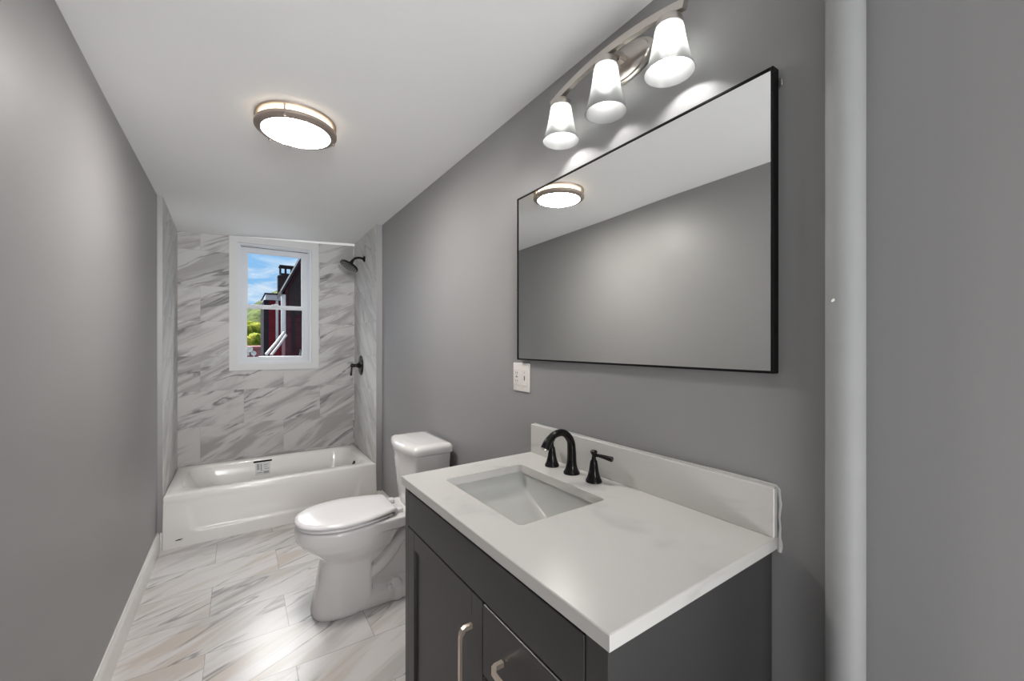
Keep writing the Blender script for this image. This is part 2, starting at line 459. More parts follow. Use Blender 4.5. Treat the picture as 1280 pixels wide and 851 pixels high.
# ------------------------------------------------------------------ bathtub
T = thing('bathtub', 'white alcove bathtub under the window, set between tiled walls', 'bathtub', (.273, 3.9, 0))
RIM = .348
bm = bmesh.new()
x0, x1, yb0, yb1 = AL+.002, AR-.002, YT-.003, YB-.002
n = 10
rings = [rrect(x0, x1, yb0, yb1, .008, .30, n), rrect(x0, x1, yb0, yb1, .008, RIM-.012, n),
         rrect(x0+.003, x1-.003, yb0+.003, yb1-.003, .008, RIM-.004, n), rrect(x0+.011, x1-.011, yb0+.011, yb1-.011, .008, RIM, n)]
ix0, ix1, iy0, iy1 = x0+.085, x1-.075, yb0+.085, yb1-.055
rings += [rrect(ix0-.012, ix1+.012, iy0-.012, iy1+.012, .15, RIM+.001, n), rrect(ix0, ix1, iy0, iy1, .145, RIM-.006, n),
          rrect(ix0+.008, ix1-.006, iy0+.008, iy1-.008, .14, RIM-.022, n), rrect(ix0+.05, ix1-.018, iy0+.022, iy1-.022, .135, .24, n),
          rrect(ix0+.12, ix1-.035, iy0+.04, iy1-.04, .13, .13, n), rrect(ix0+.17, ix1-.06, iy0+.065, iy1-.065, .12, .085, n),
          rrect(ix0+.25, ix1-.13, iy0+.13, iy1-.13, .10, .072, n)]
loft(bm, rings, False, True)
part('tub_shell', M['acrylic'], T, bm, ang=50)
# apron: a shallow pressed panel with a flared foot
bm = bmesh.new()
def sstep(a, b, t): t = min(1, max(0, (t-a)/(b-a))); return t*t*(3-2*t)
ax = [x0+(x1-x0)*i/110 for i in range(111)]; az = [.0+(RIM-.012)*j/44 for j in range(45)]
V = []
for z in az:
    row = []
    for x in ax:
        # distance into the pressed panel whose lower corners are round and whose sides splay outward
        sp = (z-.085)*.20
        dx = min(x-(x0+.155-sp), (x1-.155+sp)-x); dz = z-.085
        rr = .05
        if dx < rr and dz < rr: d = rr-math.hypot(rr-min(dx, rr), rr-min(dz, rr))
        else: d = min(dx, dz)
        top = 1-sstep(.16, .29, z)
        dep = .012*sstep(0, .012, d)*top
        base = .016*(1-sstep(.10, RIM-.05, z)) 
        # foot of the panel follows the flare so only the rim of the pressing reads
        row.append(bm.verts.new((x, YT-base+dep, z)))
    V.append(row)
for j in range(44):
    for i in range(110): bm.faces.new((V[j][i], V[j][i+1], V[j+1][i+1], V[j+1][i]))
be = [e for e in bm.edges if e.is_boundary]
r = bmesh.ops.extrude_edge_only(bm, edges=be)
for v in [e for e in r['geom'] if isinstance(e, bmesh.types.BMVert)]: v.co.y = YT+.03
part('apron', M['acrylic'], T, bm, ang=60)
bm = bmesh.new()
mxr = Matrix.Rotation(-PI/2, 4, 'Y') @ Matrix.Rotation(-.12, 4, 'X')
lathe(bm, [(.030, 0), (.030, .006), (.026, .010), (.012, .013)], (ix1-.012, 3.90, .262), 28, Matrix.Rotation(-PI/2+.12, 4, 'Y'))
lathe(bm, [(.010, .010), (.008, .022)], (ix1-.012, 3.90, .262), 16, Matrix.Rotation(-PI/2+.12, 4, 'Y'))
o = part('overflow_plate', M['bronze'], T, bm); o['label'] = 'black overflow plate'
bm = bmesh.new(); lathe(bm, [(.034, .070), (.034, .076), (.028, .080)], (.72, 3.90, 0), 28)
part('drain', M['bronze'], T, bm)['label'] = 'black drain'
bm = bmesh.new(); box(bm, -.350, -.322, YT-.0185, YT-.0155, .046, .052, .001); box(bm, -.340, -.312, YT-.0185, YT-.0155, .050, .054, .001)
part('chip_mark', M['slot'], T, bm)['label'] = 'dark chip near the floor'

# label stuck inside the tub
K = thing('sticker', 'small printed label with a black bar stuck inside the far tub wall', 'label', (.17, iy1-.012, .30))
yy = lambda z: iy1-.008 - (RIM-.022-z)*.17 - .002
def slab(bm, xa, xb, za, zb, lift=.0):
    q = [(xa, yy(za)-lift, za), (xb, yy(za)-lift, za), (xb, yy(zb)-lift, zb), (xa, yy(zb)-lift, zb)]
    q2 = [(x, y+.0015, z) for x, y, z in q]
    loft(bm, [q, q2])
bm = bmesh.new(); slab(bm, .118, .232, .205, .318); part('paper', M['sticker'], K, bm, smooth=False)
bm = bmesh.new(); slab(bm, .105, .245, .312, .326, .001); part('bar', M['black'], K, bm, smooth=False)['label'] = 'black bar'
bm = bmesh.new()
for xa, xb, za, zb in ((.13, .15, .25, .30), (.158, .168, .24, .30), (.18, .215, .285, .292), (.18, .21, .268, .274), (.185, .222, .25, .257), (.13, .17, .222, .229), (.18, .222, .215, .235)):
    slab(bm, xa, xb, za, zb, .001)
part('print', M['ink'], K, bm, smooth=False)

# ------------------------------------------------------------------ shower fittings
H = thing('wall_shower', 'black round shower head on a curved arm high on tiled wall', 'shower head', (AR, 3.90, 2.135))
bm = bmesh.new(); lathe(bm, [(.029, 0), (.029, .004), (.022, .012), (.013, .018)], (AR, 3.90, 2.135), 28, Matrix.Rotation(-PI/2, 4, 'Y'))
part('flange', M['bronze'], H, bm)
bm = bmesh.new(); tube(bm, catmull([(AR-.005, 3.90, 2.135), (AR-.05, 3.90, 2.140), (AR-.088, 3.90, 2.128), (AR-.115, 3.90, 2.095)], 8), .0105, 16)
part('arm', M['bronze'], H, bm)
bm = bmesh.new()
hd = Vector((-.50, -.10, -.86)).normalized(); mx = hd.to_track_quat('Z', 'Y').to_matrix().to_4x4()
lathe(bm, [(.013, -.012), (.016, .0), (.016, .014), (.024, .020), (.060, .034), (.082, .042), (.085, .048), (.084, .056), (.078, .058)], (AR-.112, 3.90, 2.098), 44, mx)
hh = part('spray_head', M['bronze'], H, bm)
bm = bmesh.new()
for ring, k in ((.015, 6), (.032, 12), (.049, 18), (.066, 24)):
    for i in range(k):
        a = 2*PI*i/k
        lathe(bm, [(.0028, .057), (.0022, .0605)], (AR-.112, 3.90, 2.098), 6, mx @ Matrix.Translation((ring*math.cos(a), ring*math.sin(a), 0)))
sub('nozzles', M['ink'], hh, H, bm)

Vv = thing('shower_valve', 'black shower valve with lever handle at mid height on tiled wall', 'shower valve', (AR, 4.03, 1.150))
bm = bmesh.new(); lathe(bm, [(.094, 0), (.094, .004), (.088, .009), (.060, .013), (.036, .016)], (AR, 4.03, 1.150), 44, Matrix.Rotation(-PI/2, 4, 'Y'), sx=1.0, sy=.93)
part('escutcheon', M['bronze'], Vv, bm)
bm = bmesh.new(); lathe(bm, [(.034, .012), (.030, .022), (.020, .034), (.015, .050), (.017, .072), (.014, .092), (.010, .096)], (AR, 4.03, 1.150), 28, Matrix.Rotation(-PI/2, 4, 'Y'))
part('valve_stem', M['bronze'], Vv, bm)
bm = bmesh.new(); tube(bm, [(AR-.084, 4.03, 1.168), (AR-.084, 4.03, 1.14), (AR-.087, 4.03, 1.10), (AR-.091, 4.03, 1.062), (AR-.091, 4.03, 1.055)], [.008, .0085, .0075, .010, .006], 14)
part('lever', M['bronze'], Vv, bm)

# ------------------------------------------------------------------ toilet
TC = 2.262
B = thing('toilet', 'white two piece toilet beside the vanity, lid closed', 'toilet', (.64, TC, 0))
def egg(xf, xb, hw, hb, z, n=44, px=2.2):
    """outline: round front at xf (towards -x), back at xb with half width hb"""
    pts = []; xm = xf + hw*1.28
    for i in range(n+1):
        a = -PI/2 + PI*i/n     # front half from +y side ... around the tip
        c, s = math.cos(a), math.sin(a)
        pts.append((xm - (xm-xf)*abs(c)**(2/px), TC - hw*math.copysign(abs(s)**(2/px), -s), z))
    m = 12; r_ = min(.03, hb*.4, max(.004, (xb-xm)*.4)); tm = (xb-r_-xm)/(xb-xm)
    back = [(xm+(xb-xm)*tm*i/m, hw+(hb-hw)*(i/m)**1.7) for i in range(1, m)]
    pts += [(x, TC+w, z) for x, w in back]
    for i in range(7):
        a = PI/2*i/6; pts.append((xb-r_+r_*math.sin(a), TC+hb-r_+r_*math.cos(a), z))
    for i in range(7):
        a = PI/2*(1-i/6); pts.append((xb-r_+r_*math.sin(a), TC-hb+r_-r_*math.cos(a), z))
    pts += [(x, TC-w, z) for x, w in reversed(back)]
    return pts
bm = bmesh.new()
# bowl
loft(bm, [egg(.40, .60, .070, .06, .215), egg(.365, .64, .100, .08, .250), egg(.312, .68, .140, .10, .300), egg(.262, .70, .165, .11, .345),
          egg(.232, .72, .178, .115, .385), egg(.226, .72, .181, .115, .405), egg(.228, .72, .181, .115, .440), egg(.240, .71, .172, .105, .446)])
# deck carrying the tank
loft(bm, [egg(.40, .975, .12, .105, .375), egg(.36, .985, .16, .115, .395), egg(.36, .985, .16, .115, .440), egg(.37, .98, .155, .11, .446)])
# front pedestal
loft(bm, [egg(.298, .585, .122, .112, .0, px=2.6), egg(.298, .585, .122, .112, .012, px=2.6), egg(.310, .58, .112, .104, .08, px=2.6), egg(.325, .58, .104, .098, .16, px=2.6),
          egg(.336, .58, .100, .094, .22, px=2.6), egg(.345, .58, .102, .092, .262, px=2.6), egg(.38, .58, .09, .085, .29, px=2.6)])
# inner core and foot plate behind
loft(bm, [egg(.50, .95, .045, .05, .0), egg(.50, .95, .045, .05, .30), egg(.52, .95, .06, .07, .42)])
loft(bm, [egg(.42, .955, .118, .112, .0), egg(.42, .955, .118, .112, .022), egg(.45, .95, .112, .106, .055), egg(.48, .945, .06, .06, .085)])
for s in (1, -1):
    y = TC + s*.056
    tube(bm, catmull([(.50, y, .165), (.585, y, .160), (.665, y, .215), (.74, y, .305), (.82, y, .345), (.895, y, .29), (.915, y, .16), (.915, y, .02)], 8), .032, 18)
    tube(bm, catmull([(.50, y, .235), (.585, y, .245), (.645, y, .305), (.70, y, .385)], 8), .030, 18)
    tube(bm, [(.70, TC+s*.085, .0), (.70, TC+s*.085, .065), (.70, TC+s*.08, .10)], [.045, .038, .02], 18)
bowl = part('bowl', M['porcelain'], B, bm)
rm = bowl.modifiers.new('fuse', 'REMESH'); rm.mode = 'VOXEL'; rm.voxel_size = .006; rm.use_smooth_shade = True
sm = bowl.modifiers.new('soften', 'SMOOTH'); sm.factor = .5; sm.iterations = 3
# seat ring, lid, hinges
bm = bmesh.new()
loft(bm, [egg(.238, .676, .172, .125, .449), egg(.232, .679, .178, .13, .453), egg(.234, .679, .177, .13, .461), egg(.240, .675, .172, .125, .464)])
part('seat', M['seat'], B, bm, ang=60)
bm = bmesh.new()
loft(bm, [egg(.238, .688, .174, .125, .4675), egg(.226, .694, .184, .132, .4715), egg(.225, .695, .185, .133, .479), egg(.232, .692, .180, .130, .4865), egg(.250, .682, .165, .118, .4905), egg(.31, .645, .11, .08, .493)])
part('seat_lid', M['seat'], B, bm, ang=60)
for s in (1, -1):
    bm = bmesh.new(); box(bm, .690, .740, TC+s*.075-.022, TC+s*.075+.022, .446, .470, .007, 3)
    lathe(bm, [(.011, -.026), (.012, -.02), (.012, .02), (.011, .026)], (.695, TC+s*.075, .468), 18, Matrix.Rotation(PI/2, 4, 'X'))
    part('hinge', M['seat'], B, bm)
# tank
def tank_ring(xf, xb, hw, bow, z, r=.028, n=8):
    """flat back, slightly bowed front, round vertical corners"""
    pts = []
    xf -= .012; xb -= .012; hw -= .006; T0 = TC; TC_ = TC + .012
    m = 14
    for i in range(m+1):
        t = -1 + 2*i/m
        yv_ = t*(hw-r*.6); pts.append((xf + bow*t*t + (0), TC_+yv_, z))
    # corner +y front
    pts_f = pts[:]
    pts = pts_f
    xe = xf + bow
    for i in range(1, n+1):
        a = PI/2*i/n
        pts.append((xe + r*.25 + r*(1-math.cos(a)) - r*.25*math.cos(a), TC_+hw-r*.6 + r*.6*math.sin(a), z))
    pts.append((xb-.012, TC_+hw, z)); pts.append((xb, TC_+hw-.012, z))
    pts.append((xb, TC_-hw+.012, z)); pts.append((xb-.012, TC_-hw, z))
    for i in range(n, 0, -1):
        a = PI/2*i/n
        pts.append((xe + r*.25 + r*(1-math.cos(a)) - r*.25*math.cos(a), TC_-hw+r*.6 - r*.6*math.sin(a), z))
    return pts
bm = bmesh.new()
loft(bm, [tank_ring(.805, .975, .150, .02, .432), tank_ring(.785, .985, .165, .022, .445), tank_ring(.770, .990, .182, .026, .56), tank_ring(.757, .992, .197, .03, .70), tank_ring(.752, .992, .202, .032, .752)])
part('tank', M['porcelain'], B, bm, ang=50)
bm = bmesh.new()
loft(bm, [tank_ring(.752, .994, .204, .032, .752), tank_ring(.741, .999, .212, .034, .758), tank_ring(.740, 1.000, .213, .034, .782), tank_ring(.744, .998, .210, .034, .794), tank_ring(.760, .99, .197, .032, .803), tank_ring(.80, .965, .16, .02, .806)])
part('tank_lid', M['porcelain'], B, bm, ang=60)
for s in (1, -1):
    bm = bmesh.new(); lathe(bm, [(.019, .050), (.019, .060), (.016, .074), (.009, .081), (.002, .083)], (.665, TC+s*.098, 0), 20)
    part('bolt_cap', M['seat'], B, bm)

# ------------------------------------------------------------------ vanity (own frame: back far corner of the top is the origin)
VL, VD, VZ = .900, .535, .9165
VLOC, VROT = (.980, 1.337, 0), .016
def vthing(name, label, cat): return thing(name, label, cat, VLOC, None, VROT)
CB = vthing('vanity_cabinet', 'charcoal shaker vanity cabinet with nickel pulls under pale countertop', 'cabinet')
ZT = VZ-.0265            # cabinet top
xF = -VD+.012            # front face of the carcass
ya, yb_ = -.012, -VL+.012
bm = bmesh.new()
th = .018
xbk = .015
box(bm, xF, xbk, ya-th, ya, .0, ZT-.0005, .001, 1)             # far side
box(bm, xF+.004, xbk, yb_, yb_+th, .0, ZT-.0005, .001, 1)           # near side
box(bm, xbk-.010, xbk, yb_+th, ya-th, .10, ZT-.0005)
box(bm, xF+.02, xbk-.01, yb_+th, ya-th, .10, .118)              # bottom
box(bm, xF+.06, xF+.075, yb_+th, ya-th, .0, .10)                # toe kick
# face frame
fy1, fy0 = ya-.0, yb_+.0
box(bm, xF-.002, xF+.018, fy1-.026, fy1+.001, .0, ZT-.001, .0012, 1)
box(bm, xF-.002, xF+.018, fy0-.001, fy0+.048, .0, ZT-.001, .0012, 1)
box(bm, xF, xF+.018, fy0+.026, fy1-.026, ZT-.010, ZT-.001)
box(bm, xF+.004, xF+.018, fy0+.026, fy1-.026, .745, .765)
box(bm, xF+.004, xF+.018, fy0+.026, fy1-.026, .10, .125)
ymid = -.514
box(bm, xF+.004, xF+.018, ymid-.010, ymid+.010, .12, .75)
finish(bm, 'carcass', M['cabinet'], CB, smooth=False)
bm = bmesh.new(); box(bm, xF+.0125, xF+.0145, fy0+.027, fy1-.027, .11, ZT-.006)  # black sheet behind the fronts paints the shade of the gaps
finish(bm, 'gap_shade_sheet', M['gap_shade'], CB, smooth=False)
g_ = .0022
py1, py0 = fy1-.026-g_, fy0+.048+g_
zs = .7635
bm = bmesh.new(); box(bm, xF-.003, xF+.012, py0, py1, zs+g_, ZT-.014, .0012, 1)
finish(bm, 'false_front', M['cabinet'], CB, smooth=False)
def shaker(bm, x, y0, y1, z0, z1, st, rail, rec=.009):
    bm_y0, bm_y1 = min(y0, y1), max(y0, y1)
    box(bm, x, x+.015, bm_y0, bm_y0+st, z0, z1, .001, 1); box(bm, x, x+.015, bm_y1-st, bm_y1, z0, z1, .001, 1)
    box(bm, x, x+.015, bm_y0+st, bm_y1-st, z1-rail, z1, .001, 1); box(bm, x, x+.015, bm_y0+st, bm_y1-st, z0, z0+rail, .001, 1)
    box(bm, x+rec, x+.014, bm_y0+st-.002, bm_y1-st+.002, z0+rail-.002, z1-rail+.002)
def pull_bm(p0, p1, out=.034, w=.010):
    """flat arched bar pull between two fixing points on the face"""
    bm = bmesh.new(); p0, p1 = Vector(p0), Vector(p1); d = (p1-p0).normalized(); o = Vector((-1, 0, 0))
    side = d.cross(o)
    prof = [(0, 0), (0, .55), (.004, .80), (.013, .97), (.026, 1.0)]
    ln = (p1-p0).length
    outer = [(p0 + d*(a-.004) + o*out*b) for a, b in prof] + [(p1 - d*(a-.004) + o*out*b) for a, b in reversed(prof)]
    inner = [(p0 + d*(a+.006 if i < 3 else a+.004) + o*(out*b-(.0 if i < 2 else .006))) for i, (a, b) in enumerate(prof)]
    inner += [(p1 - d*(a+.006 if i < 3 else a+.004) + o*(out*b-(.0 if i < 2 else .006))) for i, (a, b) in reversed(list(enumerate(prof)))]
    rings = [[a+side*w/2, a-side*w/2, b-side*w/2, b+side*w/2] for a, b in zip(outer, inner)]
    loft(bm, rings); return bm
# door on the far side
bm = bmesh.new(); shaker(bm, xF-.003, ymid+g_, py1, .128, zs-g_, .050, .056)
d = finish(bm, 'door', M['cabinet'], CB, smooth=False)
hy = ymid+.052
finish(pull_bm((xF-.003, hy, .682), (xF-.003, hy, .525)), 'handle', M['handle'], d, ang=30)['label'] = 'nickel bar pull'
# three drawers on the near side
zz = [.128, .372, .598, zs]
for k in range(3):
    bm = bmesh.new(); box(bm, xF-.005, xF+.012, py0, ymid-g_, zz[k]+(g_ if k else 0), zz[k+1]-g_, .003, 2)
    d = finish(bm, 'drawer', M['cabinet'], CB, smooth=False)
    zc = (zz[k]+zz[k+1])/2 + (.0 if k == 2 else 0)
    yc = (py0+ymid)/2
    finish(pull_bm((xF-.006, yc+.076, zc), (xF-.006, yc-.076, zc)), 'handle', M['handle'], d, ang=30)['label'] = 'nickel bar pull'

# countertop with the basin cut-out
CT = vthing('countertop', 'pale quartz vanity top with backsplash and sunken rectangular basin', 'countertop')
sx0, sx1, sy0, sy1 = -.432, -.136, -.527, -.116
bm = bmesh.new()
zt, zb_ = VZ, VZ-.0265
rim = [rrect(sx0, sx1, sy0, sy1, .014, zt, 4), rrect(sx0, sx1, sy0, sy1, .014, zb_, 4)]
def ringed(bm):
    outs = {}
    for key, z, e in (('t', zt, .0016), ('b', zb_, 0)):
        pass
    nI = len(rim[0])
    It = [bm.verts.new(p) for p in rim[0]]; Ib = [bm.verts.new(p) for p in rim[1]]
    def outer(z, e): 
        # one outer vertex per inner vertex, projected on the outline (four sides, corners kept)
        pts = []
        cx, cy = (sx0+sx1)/2, (sy0+sy1)/2
        X0, X1, Y0, Y1 = -VD+e, .0175, -VL+e, -e
        q = nI//4
        cor = [(X1, Y1), (X0, Y1), (X0, Y0), (X1, Y0)]
        for k in range(4):
            for i in range(q):
                pts.append(cor[k])
        return [(x, y, z) for x, y in pts]
    q = nI//4
    cors = {}
    def mk(z, e):
        X0, X1, Y0, Y1 = -VD+e, .0175, -VL+e, -e
        return [bm.verts.new((x, y, z)) for x, y in ((X1, Y1), (X0, Y1), (X0, Y0), (X1, Y0))]
    Ot, Om, Ob = mk(zt, .0018), mk(zt-.0018, 0), mk(zb_, 0)
    for Iv, Ov in ((It, Ot), (Ib, Ob)):
        for k in range(4):
            for i in range(q-1): bm.faces.new((Ov[k], Iv[k*q+i], Iv[k*q+i+1]))
            j = (k+1) % 4
            bm.faces.new((Ov[k], Iv[k*q+q-1], Iv[(k*q+q) % nI], Ov[j]))
    for a, b in ((Ot, Om), (Om, Ob)):
        for k in range(4):
            j = (k+1) % 4; bm.faces.new((a[k], a[j], b[j], b[k]))
    for i in range(nI):
        j = (i+1) % nI; bm.faces.new((It[i], It[j], Ib[j], Ib[i]))
ringed(bm)
finish(bm, 'slab', M['quartz'], CT, smooth=False)
bm = bmesh.new(); box(bm, .0, .0178, -VL+.001, -.001, VZ-.0005, VZ+.112, .0015, 1)
finish(bm, 'backsplash', M['quartz'], CT, smooth=False)
# undermount basin
bm = bmesh.new()
e = .006
def bas(ix0, ix1, iy0, iy1, z, r): return rrect(sx0-e+ix0, sx1+e-ix1, sy0-e+iy0, sy1+e-iy1, r, z, 6)
loft(bm, [rrect(sx0-.03, sx1+.03, sy0-.03, sy1+.03, .03, zb_-.001, 6), bas(0, 0, 0, 0, zb_-.001, .018), bas(.002, .002, .002, .004, zb_-.022, .018),
          bas(.010, .006, .006, .018, zb_-.036, .020), bas(.024, .014, .014, .060, zb_-.058, .022), bas(.040, .024, .026, .125, zb_-.082, .024),
          bas(.060, .036, .044, .195, zb_-.104, .026), bas(.085, .055, .075, .235, zb_-.116, .026), bas(.115, .085, .12, .25, zb_-.121, .02)], False, True)
s_ = bmesh.ops.solidify(bm, geom=bm.faces[:], thickness=.006)
finish(bm, 'basin', M['basin'], CT, ang=60, recalc=False)
bm = bmesh.new(); lathe(bm, [(.022, 0), (.022, .003), (.018, .005), (.014, .002), (.004, .002)], (-.295, sy0+.14, zb_-.1215), 24)
finish(bm, 'drain', M['bronze'], CT)['label'] = 'black drain'
# uneven caulk bead round the backsplash
bm = bmesh.new(); path = []; rad = []
for i in range(41):
    y = -.001 - (VL-.006)*i/40
    path.append((.0205+.002*noise.noise(Vector((y*9, 1, 0))), y, VZ+.112+.0015*noise.noise(Vector((y*7, 5, 0))))); rad.append(.0018 if i < 26 else .0018+.0028*sstep(26, 38, i)*(1+.4*noise.noise(Vector((y*30, 0, 2)))))
path += [(.020, -VL-.001, VZ+.106), (.019, -VL-.003, VZ+.085)]; rad += [.004, .0034]
for i in range(1, 13):
    z = VZ+.085-.118*i/12
    path.append((.0185+.002*math.sin(i*.9), -VL-.003-.001*math.sin(i*1.3), z)); rad.append(.0034+.0011*math.sin(i*.7+1)+(.0015 if i > 9 else 0))
tube(bm, path, rad, 10)
finish(bm, 'caulk_bead', M['caulk'], CT)['label'] = 'lumpy pale caulk bead'

# faucet, three pieces
FC = vthing('faucet', 'black widespread faucet with arched spout behind the basin', 'faucet')
fx, fyc = -.054, -.299
ZD = VZ
bm = bmesh.new()
lathe(bm, [(.0275, 0), (.0275, .004), (.026, .007), (.0235, .010), (.0205, .018), (.0175, .030), (.016, .045)], (fx, fyc, ZD), 36)
pth = catmull([(fx, fyc, ZD+.030), (fx, fyc, ZD+.075), (fx-.006, fyc, ZD+.112), (fx-.034, fyc, ZD+.139), (fx-.070, fyc, ZD+.140), (fx-.100, fyc, ZD+.122), (fx-.116, fyc, ZD+.098)], 8)
rr = [.0165 - .0045*min(1, i/22) + (.0025*sstep(36, 48, i)) for i in range(len(pth))]
tube(bm, pth, rr, 22)
finish(bm, 'spout', M['bronze'], FC, ang=60)
bm = bmesh.new(); dd = (pth[-1]-pth[-3]).normalized()
lathe(bm, [(.0105, -.002), (.0105, .005), (.009, .006)], pth[-1], 22, dd.to_track_quat('Z', 'Y').to_matrix().to_4x4())
finish(bm, 'aerator', M['nickel'], FC)['label'] = 'bright spout tip'
for s in (1, -1):
    yh = fyc + s*.102
    bm = bmesh.new()
    lathe(bm, [(.0255, 0), (.0255, .004), (.0245, .007), (.022, .011), (.019, .020), (.0155, .034), (.013, .052), (.0115, .062), (.0105, .066), (.0075, .070), (.0065, .074)], (fx, yh, ZD), 32)
    h = finish(bm, 'handle_base', M['bronze'], FC, ang=50)
    bm = bmesh.new()
    lathe(bm, [(.006, .070), (.007, .076), (.0055, .082), (.0085, .088), (.0112, .093), (.0112, .096), (.008, .099)], (fx, yh, ZD), 24)
    a = (-s)*.35 if s < 0 else .25
    dx, dy = (math.sin(.12), s*1.0)
    P = [Vector((fx, yh, ZD+.084)), Vector((fx+.008, yh+s*.012, ZD+.0835)), Vector((fx+.014, yh+s*.026, ZD+.082)), Vector((fx+.019, yh+s*.041, ZD+.080)), Vector((fx+.023, yh+s*.054, ZD+.0785)), Vector((fx+.024, yh+s*.057, ZD+.078))]
    tube(bm, P, [.0065, .0062, .0072, .0086, .0098, .007], 14, flat=(1.0, .85))
    finish(bm, 'lever', M['bronze'], h, ang=50)

# ------------------------------------------------------------------ mirror
MI = thing('mirror', 'large rectangular wall mirror in a thin black frame above vanity', 'mirror', (R, .94, 1.284))
my0, my1, mz0, mz1 = .4365, 1.4455, 1.2842, 1.9690
fw, mxf = .0060, .9870
bm = bmesh.new()
def yzframe(bm, y0, y1, z0, z1, w, xa, xb):
    box(bm, xa, xb, y0, y0+w, z0, z1, .0008, 1); box(bm, xa, xb, y1-w, y1, z0, z1, .0008, 1)
    box(bm, xa, xb, y0+w, y1-w, z0, z0+w, .0008, 1); box(bm, xa, xb, y0+w, y1-w, z1-w, z1, .0008, 1)
yzframe(bm, my0, my1, mz0, mz1, fw, mxf, R-.001)
part('frame', M['black'], MI, bm, smooth=False)
bm = bmesh.new(); box(bm, mxf+.003, mxf+.008, my0+fw-.001, my1-fw+.001, mz0+fw-.001, mz1-fw+.001)
part('mirror_glass', M['mirror'], MI, bm, smooth=False)
bm = bmesh.new(); tube(bm, catmull([(R-.001, my0-.001, mz1-.030), (R-.006, my0-.007, mz1-.027), (R-.006, my0-.009, mz1-.038), (R-.001, my0-.002, mz1-.042)], 6), .0016, 8)
part('hanging_hook', M['nickel'], MI, bm)['label'] = 'tiny bright wall hook'

# ------------------------------------------------------------------ outlet and switch plate
SW = thing('switch_plate', 'white double outlet and switch plate on wall below mirror corner', 'switch', (R, 1.443, 1.209))
bm = bmesh.new(); box(bm, R-.007, R-.0005, 1.383, 1.503, 1.148, 1.270, .003, 2); part('cover_plate', M['plate'], SW, bm)
bm = bmesh.new(); box(bm, R-.0095, R-.006, 1.455, 1.489, 1.174, 1.244, .0015, 1)
o1 = part('outlet', M['plate'], SW, bm)
bm = bmesh.new()
for zc in (1.192, 1.226):
    for yo in (-.006, .006): box(bm, R-.0100, R-.0090, 1.472+yo-.0012, 1.472+yo+.0012, zc-.004, zc+.005)
    box(bm, R-.0100, R-.0090, 1.4695, 1.4745, zc-.012, zc-.008, .0004, 1)
box(bm, R-.0100, R-.0090, 1.465, 1.479, 1.207, 1.211)
sub('slots', M['slot'], o1, SW, bm, smooth=False)
bm = bmesh.new(); box(bm, R-.0095, R-.006, 1.397, 1.431, 1.174, 1.244, .0015, 1)
o2 = part('rocker_switch', M['plate'], SW, bm)
bm = bmesh.new(); box(bm, R-.0100, R-.0090, 1.411, 1.417, 1.196, 1.216, .0004, 1); box(bm, R-.0100, R-.0090, 1.413, 1.416, 1.228, 1.232)
sub('indicator', M['slot'], o2, SW, bm, smooth=False)
bm = bmesh.new()
for yv in (1.472, 1.414):
    for zv in (1.160, 1.258):
        bm = bmesh.new(); lathe(bm, [(.003, 0), (.003, .001), (.002, .0015)], (R-.007, yv, zv), 10, Matrix.Rotation(-PI/2, 4, 'Y'))
        part('screw', M['plate'], SW, bm)

# ------------------------------------------------------------------ painted riser pipe by the right wall
PX, PY, PR = .9815, .305, .0311
PP = thing('vertical_pipe', 'pale grey painted pipe running floor to ceiling against right wall', 'pipe', (PX, PY, 0))
bm = bmesh.new(); lathe(bm, [(PR, .0)] + [(PR*(1+.004*math.sin(i*1.7)), 2.35*i/20) for i in range(1, 20)] + [(PR, 2.357)], (PX, PY, 0), 48)
part('pipe_body', M['pipe'], PP, bm)
for (a, z) in ((107, 1.435), (-73, 1.325)):
    a = math.radians(90-17.3+a-17)
    c = Vector((PX+PR*math.cos(a), PY+PR*math.sin(a), z)); o_ = Vector((math.cos(a), math.sin(a), -.6))
    bm = bmesh.new(); tube(bm, [c-o_*.002, c+o_*.003, c+o_*.005], [.003, .002, .0008], 8)
    part('paint_drip', M['trim'], PP, bm)['label'] = 'small dried paint drip'

# ------------------------------------------------------------------ vanity light
VS = thing('vanity_light', 'brushed nickel bath bar light with three frosted glass shades above mirror', 'wall light', (R, .855, 2.222))
AX = .932                                     # axis of the shades
sy = (1.094, .884, .662)
bm = bmesh.new()
mw = Matrix.Rotation(-PI/2, 4, 'Y')
lathe(bm, [(.072, 0), (.072, .006), (.068, .010), (.064, .011), (.062, .016), (.052, .020), (.010, .022)], (R-.0005, .868, 2.226), 56, mw, sx=.80, sy=1.42)
part('wall_plate', M['nickel'], VS, bm)
bm = bmesh.new()
rod_box(bm, [(R-.015, .868, 2.228), (.96, .870, 2.234), (AX, .875, 2.234)], .026, .016)
box(bm, .965, .990, .858, .878, 2.218, 2.246, .003)
part('arm', M['nickel'], VS, bm, smooth=False)
bm = bmesh.new()
arc = []
for i in range(41):
    t = -1+2*i/40
    arc.append((AX, .879+t*.263, 2.238-.034*t*t))
rod_box(bm, arc, .016, .022)
part('arched_bar', M['nickel'], VS, bm, ang=30)
